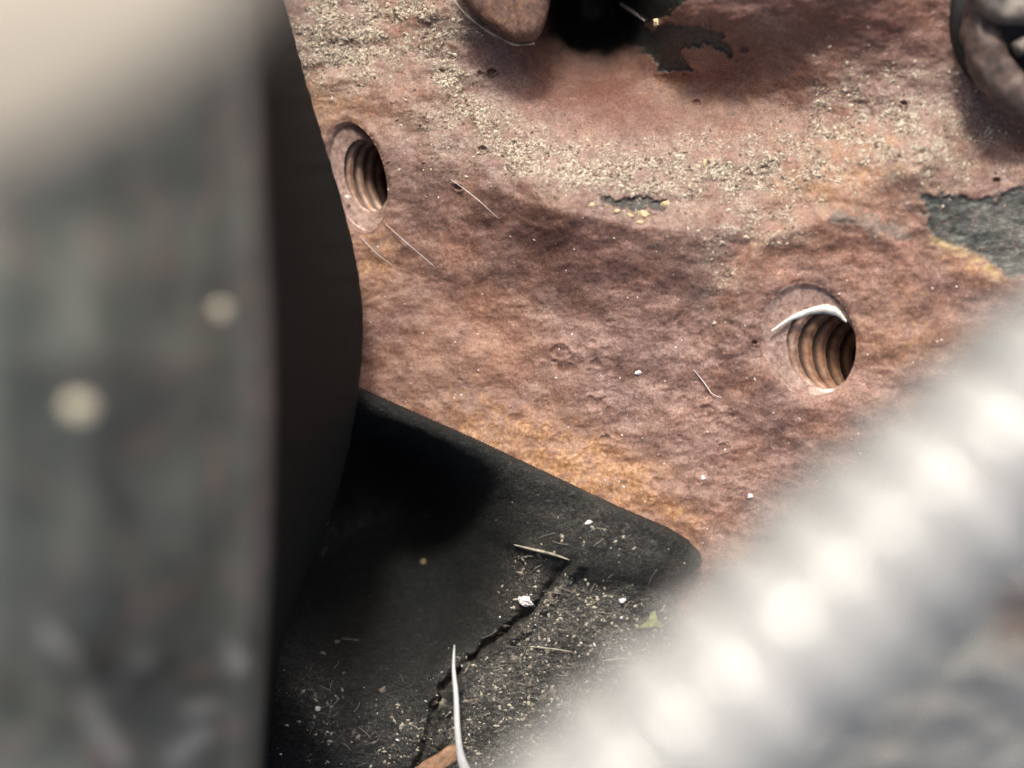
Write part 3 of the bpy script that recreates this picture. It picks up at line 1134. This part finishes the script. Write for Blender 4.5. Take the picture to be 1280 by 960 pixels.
# bits of leaf
bm = bmesh.new()
out = [(-26, 14), (-14, 6), (-6, -2), (-2, -14), (5, -16), (8, -6), (13, 4), (22, 8), (16, 14), (6, 10), (-4, 12), (-14, 13)]
top = [bm.verts.new((a*.068*MM, -b_*.068*MM, (.18+.10*math.sin(a))*MM)) for a, b_ in out]
bot = [bm.verts.new((a*.068*MM, -b_*.068*MM, (.03+.10*math.sin(a))*MM)) for a, b_ in out]
bm.faces.new(top)
bm.faces.new(bot[::-1])
for i in range(len(out)):
    j = (i+1) % len(out)
    bm.faces.new((top[i], bot[i], bot[j], top[j]))
bmesh.ops.triangulate(bm, faces=bm.faces)
bmesh.ops.recalc_face_normals(bm, faces=bm.faces)
me = bpy.data.meshes.new('leaf_scrap')
bm.to_mesh(me)
bm.free()
o = link('leaf_scrap', me, M_LEAF, None, False)
o.location = SM(815, 775, .35)
tag(o, 'torn yellow green leaf scrap on the rubber mount beside the blurred conduit', 'leaf')


def strand(name, pts, r, mat, label, cat, taper=True, parent=None, seg=8, n=24, group=None):
    p = smooth_path(pts, n)
    rr = [r*MM*(max(.12, math.sin(math.pi*min(1, (k/n)*.9+.08)))**.6 if taper else 1) for k in range(n+1)]
    o = link(name, tube_mesh(name, p, rr, seg), mat, parent)
    return tag(o, label, cat, group) if label else o


strand('white_fibre', [S(563, 224, .5), S(580, 236, .9), S(600, 252, 1.2), S(624, 274, .5)], .052, M_FIB,
       'longest thin white hair lying on the rust right of the narrow hole', 'fibre', group='white hairs on the rust')
strand('white_fibre', [S(482, 280, .4), S(502, 298, .8), S(524, 317, .8), S(544, 334, .3)], .048, M_FIB,
       'thin white hair starting at the lower right of the narrow hole', 'fibre', group='white hairs on the rust')
strand('white_fibre', [S(450, 295, .4), S(463, 309, .7), S(477, 322, .5), S(492, 332, .3)], .048, M_FIB,
       'short white hair below the narrow hole beside the grey housing', 'fibre', group='white hairs on the rust')
strand('white_fibre', [S(867, 462, .2), S(880, 478, .3), S(890, 492, .3), S(902, 497, .2)], .08, M_FIB,
       'short pale hooked hair on the rust left of the wide hole', 'fibre', group='white hairs on the rust')
strand('white_splinter', [S(774, 4, .8), S(790, 14, 1.0), S(806, 26, .8)], .17, M_FIB,
       'short white splinter beside the black paint flake at the top', 'splinter', n=12)
strand('dry_straw', [SM(642, 681, .4), SM(662, 686, .5), SM(688, 692, .5), SM(712, 700, .4)], .17, M_DUST,
       'pale straw lying along the crease of the rubber mount', 'straw', n=14)
strand('dry_straw', [SM(660, 808, .5), SM(690, 811, .6), SM(716, 815, .5)], .08, M_DUST,
       'thin dull straw on the dusty ledge right of the crack', 'straw', n=12)
strand('dry_straw', [SM(752, 826, .5), SM(775, 823, .6), SM(800, 822, .5)], .08, M_DUST,
       'short straw on the dusty ledge near the blurred conduit', 'straw', n=12)
# the bristle stands up off the rubber
br = smooth_path([WV(588, 975, 4.5), WV(577, 950, 6.0), WV(572, 915, 7.2), WV(570, 870, 7.8), WV(567, 835, 8.0), WV(568, 806, 8.0)], 40)
rr = [float(np.interp(k, [0, 6, 12, 26, 36, 40], [.75, .62, .42, .30, .14, .03]))*MM for k in range(41)]
o = link('white_bristle', tube_mesh('white_bristle', br, rr, 10), M_BRIS)
tag(o, 'long white tapering bristle standing up at the bottom of the rubber mount', 'bristle')
hk = bpy.data.meshes.new('brown_husk')
bm = bmesh.new()
bmesh.ops.create_icosphere(bm, subdivisions=4, radius=1)
for v in bm.verts:
    k = 1+.18*float(pn(v.co.x*2.5, v.co.y*2.5+v.co.z, 6))
    v.co = Vector((max(-.75, min(.8, v.co.x))*4.2*k, max(-.6, min(.7, v.co.y))*1.5*k, v.co.z*.6*k))*MM
bm.to_mesh(hk)
bm.free()
o = link('brown_husk', hk, M_BROWN)
o.location = WV(545, 956, 5.2)
o.rotation_euler = (0, 0, math.radians(33))
tag(o, 'rusty brown husk lying beside the foot of the white bristle', 'husk')


# ================================================================ GREY HOUSING, left foreground (out of focus)
def M_house():
    m, nt, b = new_mat('scuffed_grey_housing')
    n = N(nt)
    big = n.noise(.16, 4, .55, .8, off=3)
    c = n.ramp(big, [(.34, (.105, .118, .106)), (.5, (.140, .151, .134)), (.66, (.18, .190, .166))])
    pink = n.ramp(n.noise(.28, 3, .5, .5, off=8), [(.52, 0.0), (.68, 1.0)])
    c = n.mix(n.math('MULTIPLY', pink, .7), c, (.27, .20, .18))
    sc = n.attr('scuff_highlight')
    c = n.mix(n.math('MULTIPLY', sc, .9), c, (.50, .50, .47))
    gr = n.attr('dark_tone')
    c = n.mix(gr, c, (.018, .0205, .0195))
    n.to(c, b.inputs['Base Color'])
    n.to(n.math('ADD', .5, n.math('MULTIPLY', gr, .25)), b.inputs['Roughness'])
    n.to(n.math('SUBTRACT', .5, n.math('MULTIPLY', gr, .42)), b.inputs['Specular IOR Level'])
    nt.links.new(n.bump(n.noise(.9, 4, .6, off=5), .5, .3), b.inputs['Normal'])
    return m


# cross sections down the picture: (v, side edge u, corner u)
def edge_u(v):
    return sum(w_*edge_raw(v+d_) for d_, w_ in ((-45, .15), (-22, .22), (0, .26), (22, .22), (45, .15)))


def edge_raw(v):
    return np.interp(v, [-260, -60, 0, 60, 130, 200, 260, 320, 400, 470, 540, 600, 660, 720, 800, 900, 1000, 1250],
                     [300, 338, 355, 371, 390, 412, 430, 445, 456, 451, 440, 428, 408, 380, 352, 338, 334, 330])


def corner_u(v):
    return np.interp(v, [-260, 0, 100, 250, 400, 500, 700, 960, 1250], [285, 318, 324, 330, 336, 339, 336, 322, 315])


vs_ = np.linspace(-190, 1130, 210)
rows = []
sc_, gr_ = [], []
SCUFF = [((90, 822), (120, 900), 10), ((120, 900), (150, 950), 9), ((150, 850), (185, 825), 9), ((290, 815), (300, 830), 13),
         ((215, 950), (255, 915), 9), ((60, 790), (95, 830), 7), ((240, 890), (262, 880), 7)]
prof = [(-420, 96), (-300, 96), (-200, 95)]
for v in vs_:
    cu, eu = float(corner_u(v)), float(edge_u(v))+1.6*float(pn(v/14, 5.5, 3))
    zc = 58
    tf = float(np.interp(v, [-200, 450, 960, 1130], [.9, .88, .76, .74]))
    row = []
    # left outer side, face, rounded corner, side wall, inner edge, back
    for t in np.linspace(0, 1, 44):
        u = -330+(cu-14+330)*t
        z = float(np.interp(u, [-330, 0, 120, 250, 340], [92, 90, 84, 72, zc+2]))
        z += 1.2*float(pn(u/120, v/140, 7))
        z *= tf
        row.append((u, v, z))
    for t in np.linspace(.1, 1, 9):
        a_ = t*math.pi/2
        row.append((cu-14+14*math.sin(a_), v, (zc+2-4*(1-math.cos(a_)))*tf))
    for t in np.linspace(.04, 1, 22):
        u = cu+(eu-cu)*(t**.8)
        z = (zc-2)*tf-((zc-2)*tf-8)*t
        z += .9*float(pn(t*5, v/70, 17))*(1-t)
        row.append((u, v, z))
    row.append((eu-3, v, 7))
    row.append((eu-25, v, 5.5))
    row.append((-340, v, 5.5))
    rows.append(row)
U = np.array(rows)
nr, nc = U.shape[:2]
uf, vf, zf = U[..., 0].ravel(), U[..., 1].ravel(), U[..., 2].ravel()
x, y, z = W(uf, vf, zf)
sc_ = np.zeros(len(uf))
for a_, b_, w in SCUFF:
    d, t = line_d(uf, vf, [a_, b_])
    sc_ = np.maximum(sc_, np.exp(-(d/(w*1.15))**2))
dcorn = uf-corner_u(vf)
sc_ = np.maximum(sc_, .13*np.exp(-((dcorn+22)/24)**2)*(zf > 20)*(1+.5*fbm(uf/60, vf/60, 2, 5)))  # highlight along the rounded corner, painted as a paler strip
gr_ = np.clip(.8*gauss(uf, vf, 120, 850, 200, 60, -12)*(1+1.4*fbm(uf/60, vf/40, 2, 15)), 0, 1)
gr_ = np.maximum(gr_*.75, sstep(-3, 8, dcorn))  # whole side wall takes the dark tone, darker than the face
gr_ = np.maximum(gr_, .5*gauss(uf, vf, 235, 750, 50, 70))
sc_ = np.maximum(sc_, .28*np.exp(-((uf-(corner_u(vf)+.62*(edge_u(vf)-corner_u(vf))))/9)**2)*(vf > 120)*(vf < 420))  # paler streak down the upper side wall
idx = np.arange(nr*nc).reshape(nr, nc)
nxt = np.roll(idx, -1, 1)
qd = np.stack([idx[:-1], idx[1:], nxt[1:], nxt[:-1]], -1).reshape(-1, 4)
me = np_mesh('housing_shell', np.stack([x, y, z], 1), qd, dict(scuff_highlight=np.clip(sc_, 0, 1), dark_tone=np.clip(gr_, 0, 1)))
bm = bmesh.new()
bm.from_mesh(me)
bmesh.ops.holes_fill(bm, edges=[e for e in bm.edges if e.is_boundary], sides=0)
bmesh.ops.recalc_face_normals(bm, faces=bm.faces)
bm.to_mesh(me)
bm.free()
house = empty('grey_housing', WV(150, 500, 5), label='large blurred grey housing with a dark side wall along the left edge', cat='housing')
o = link('housing_shell', me, M_house(), house)
o.matrix_parent_inverse = house.matrix_basis.inverted()
M_SPOT = plain('cream_spot', (.50, .46, .35), .5, 0, .1, .5, 0)
# droplets sitting on it
chip('paint_speck', WV(97, 513, 76.5), 1.15, (1, 1, .5), M_SPOT, 'bright round cream speck out of focus on the left grey housing', 'speck', 0, None, 41, True)
chip('paint_speck', WV(275, 388, 65.5), .8, (1, 1, .5), M_DUST, 'faint round speck out of focus near the edge of the grey housing', 'speck', 0, None, 42, True)

# cream cover nearer still
bm = bmesh.new()
out = [(-420, -330), (430, -330), (372, -70), (325, 45), (245, 118), (150, 182), (70, 226), (0, 254), (-90, 290), (-420, 330)]
path = smooth_path([Vector((a, b_, 0)) for a, b_ in out[2:]], 40)
out2 = [Vector((-420, -330, 0)), Vector((430, -330, 0))]+path
rings = []
for (ins, z) in ((70, 126.0), (34, 125.4), (12, 124), (2, 122), (0, 119.5), (8, 117)):
    r = []
    for p in out2:
        d = (Vector((-100, -200, 0))-p)
        d = d.normalized()*ins
        r.append(bm.verts.new(WV(p.x+d.x, p.y+d.y, z)))
    rings.append(r)
bm.faces.new(rings[0])
bm.faces.new(rings[-1][::-1])
for a_, b_ in zip(rings, rings[1:]):
    for i in range(len(a_)):
        j = (i+1) % len(a_)
        bm.faces.new((a_[i], b_[i], b_[j], a_[j]))
bmesh.ops.recalc_face_normals(bm, faces=bm.faces)
me = bpy.data.meshes.new('cream_cover')
bm.to_mesh(me)
bm.free()
o = link('cream_cover', me, M_CREAM, None, True)
tag(o, 'very blurred cream plastic cover overlapping the top left corner', 'cover')

# ================================================================ SILVER CONDUIT, right foreground (out of focus)
cond = empty('silver_conduit', WV(1000, 770, 88), label='blurred silver ribbed metal conduit crossing the lower right corner diagonally', cat='conduit')
ca = [WV(430, 1322, 92), WV(670, 1098, 94), WV(910, 876, 95), WV(1110, 693, 95), WV(1310, 517, 96), WV(1510, 349, 96), WV(1730, 149, 97)]
cp = smooth_path(ca, 240)
cl = [0]
for a_, b_ in zip(cp, cp[1:]):
    cl.append(cl[-1]+(b_-a_).length)


def along(s):
    k = int(np.searchsorted(cl, s))
    k = max(1, min(k, len(cp)-1))
    t = (s-cl[k-1])/(cl[k]-cl[k-1])
    return cp[k-1].lerp(cp[k], t), (cp[k]-cp[k-1]).normalized()


RC = 6.3*MM
core = link('conduit_tube', tube_mesh('conduit_tube', cp[::4], RC*.9, 40), M_ZCORE, cond)
core.matrix_parent_inverse = cond.matrix_basis.inverted()
# one rib: a band with a rounded crest, built along z
bm = bmesh.new()
SEG = 56
pf = [(-1.72, -.75), (-1.55, .0), (-1.15, .52), (-.6, .80), (0, .88), (.6, .80), (1.15, .52), (1.55, .0), (1.72, -.75)]
rg = []
for (zz, rr_) in pf:
    rg.append([bm.verts.new(((RC+rr_*MM*.5)*math.cos(2*math.pi*k/SEG), (RC+rr_*MM*.5)*math.sin(2*math.pi*k/SEG), zz*.93*MM)) for k in range(SEG)])
for a_, b_ in zip(rg, rg[1:]):
    for k in range(SEG):
        bm.faces.new((a_[k], a_[(k+1) % SEG], b_[(k+1) % SEG], b_[k]))
bmesh.ops.recalc_face_normals(bm, faces=bm.faces)
rib_me = bpy.data.meshes.new('rib')
bm.to_mesh(rib_me)
bm.free()
first = None
s = 1.5*MM
RIBP = 3.95*MM
while s < cl[-1]-1*MM:
    p, d = along(s)
    if first is None:
        first = link('rib', rib_me, M_ZINC, cond)
        r = first
    else:
        r = first.copy()
        C.objects.link(r)
        r.parent = cond
    r.location = p-cond.location
    r.rotation_mode = 'QUATERNION'
    r.rotation_quaternion = (d+Vector((random.uniform(-.07, .07), random.uniform(-.07, .07), random.uniform(-.09, .09)))).to_track_quat('Z', 'Y')
    r.scale = [random.uniform(.96, 1.035)]*2+[random.uniform(.85, 1.05)]
    s += RIBP*random.uniform(.96, 1.04)


# ================================================================ ALLOY BRACKET, lower right, behind the conduit
def bracket_h(u, v):
    z = 60+1.6*fbm(u/130, v/110, 3, 120)+.5*fbm(u/40, v/36, 3, 125)
    s = (u*.673+v*.739)-1262
    return z-6*(1-sstep(-20, 60, s))


def br_pale(u, v):
    return np.clip(gauss(u, v, 1130, 905, 55, 40, -20)+.7*gauss(u, v, 1040, 840, 60, 40)+.4*gauss(u, v, 1240, 880, 60, 60), 0, 1)


def br_brown(u, v):
    return np.clip(gauss(u, v, 1275, 765, 45, 45)+.4*gauss(u, v, 1200, 650, 60, 50), 0, 1)


m, nt, b = new_mat('weathered_alloy')
n = N(nt)
c = n.ramp(n.noise(.35, 5, .65, .6), [(.34, (.28, .30, .285)), (.5, (.37, .39, .37)), (.66, (.48, .50, .47))])
c = n.mix(n.attr('pale'), c, (.52, .52, .46))
c = n.mix(n.math('MULTIPLY', n.attr('brown'), .8), c, (.42, .29, .20))
n.to(c, b.inputs['Base Color'])
b.inputs['Roughness'].default_value = .5
b.inputs['Metallic'].default_value = .2
nt.links.new(n.bump(n.noise(.8, 5, .7), .8, .5), b.inputs['Normal'])
BR = [(880, 1150), (1010, 960), (1150, 780), (1300, 640), (1500, 500), (1560, 1150)]
bme = grid_sheet('alloy_bracket', np.arange(880, 1560, 6), np.arange(500, 1150, 6), bracket_h,
                 lambda u, v: poly_sd(u, v, BR) > 0, None, dict(pale=br_pale, brown=br_brown), 6)
o = link('alloy_bracket', bme, m)
tag(o, 'blurred grey weathered alloy bracket filling the bottom right corner behind the conduit', 'bracket')
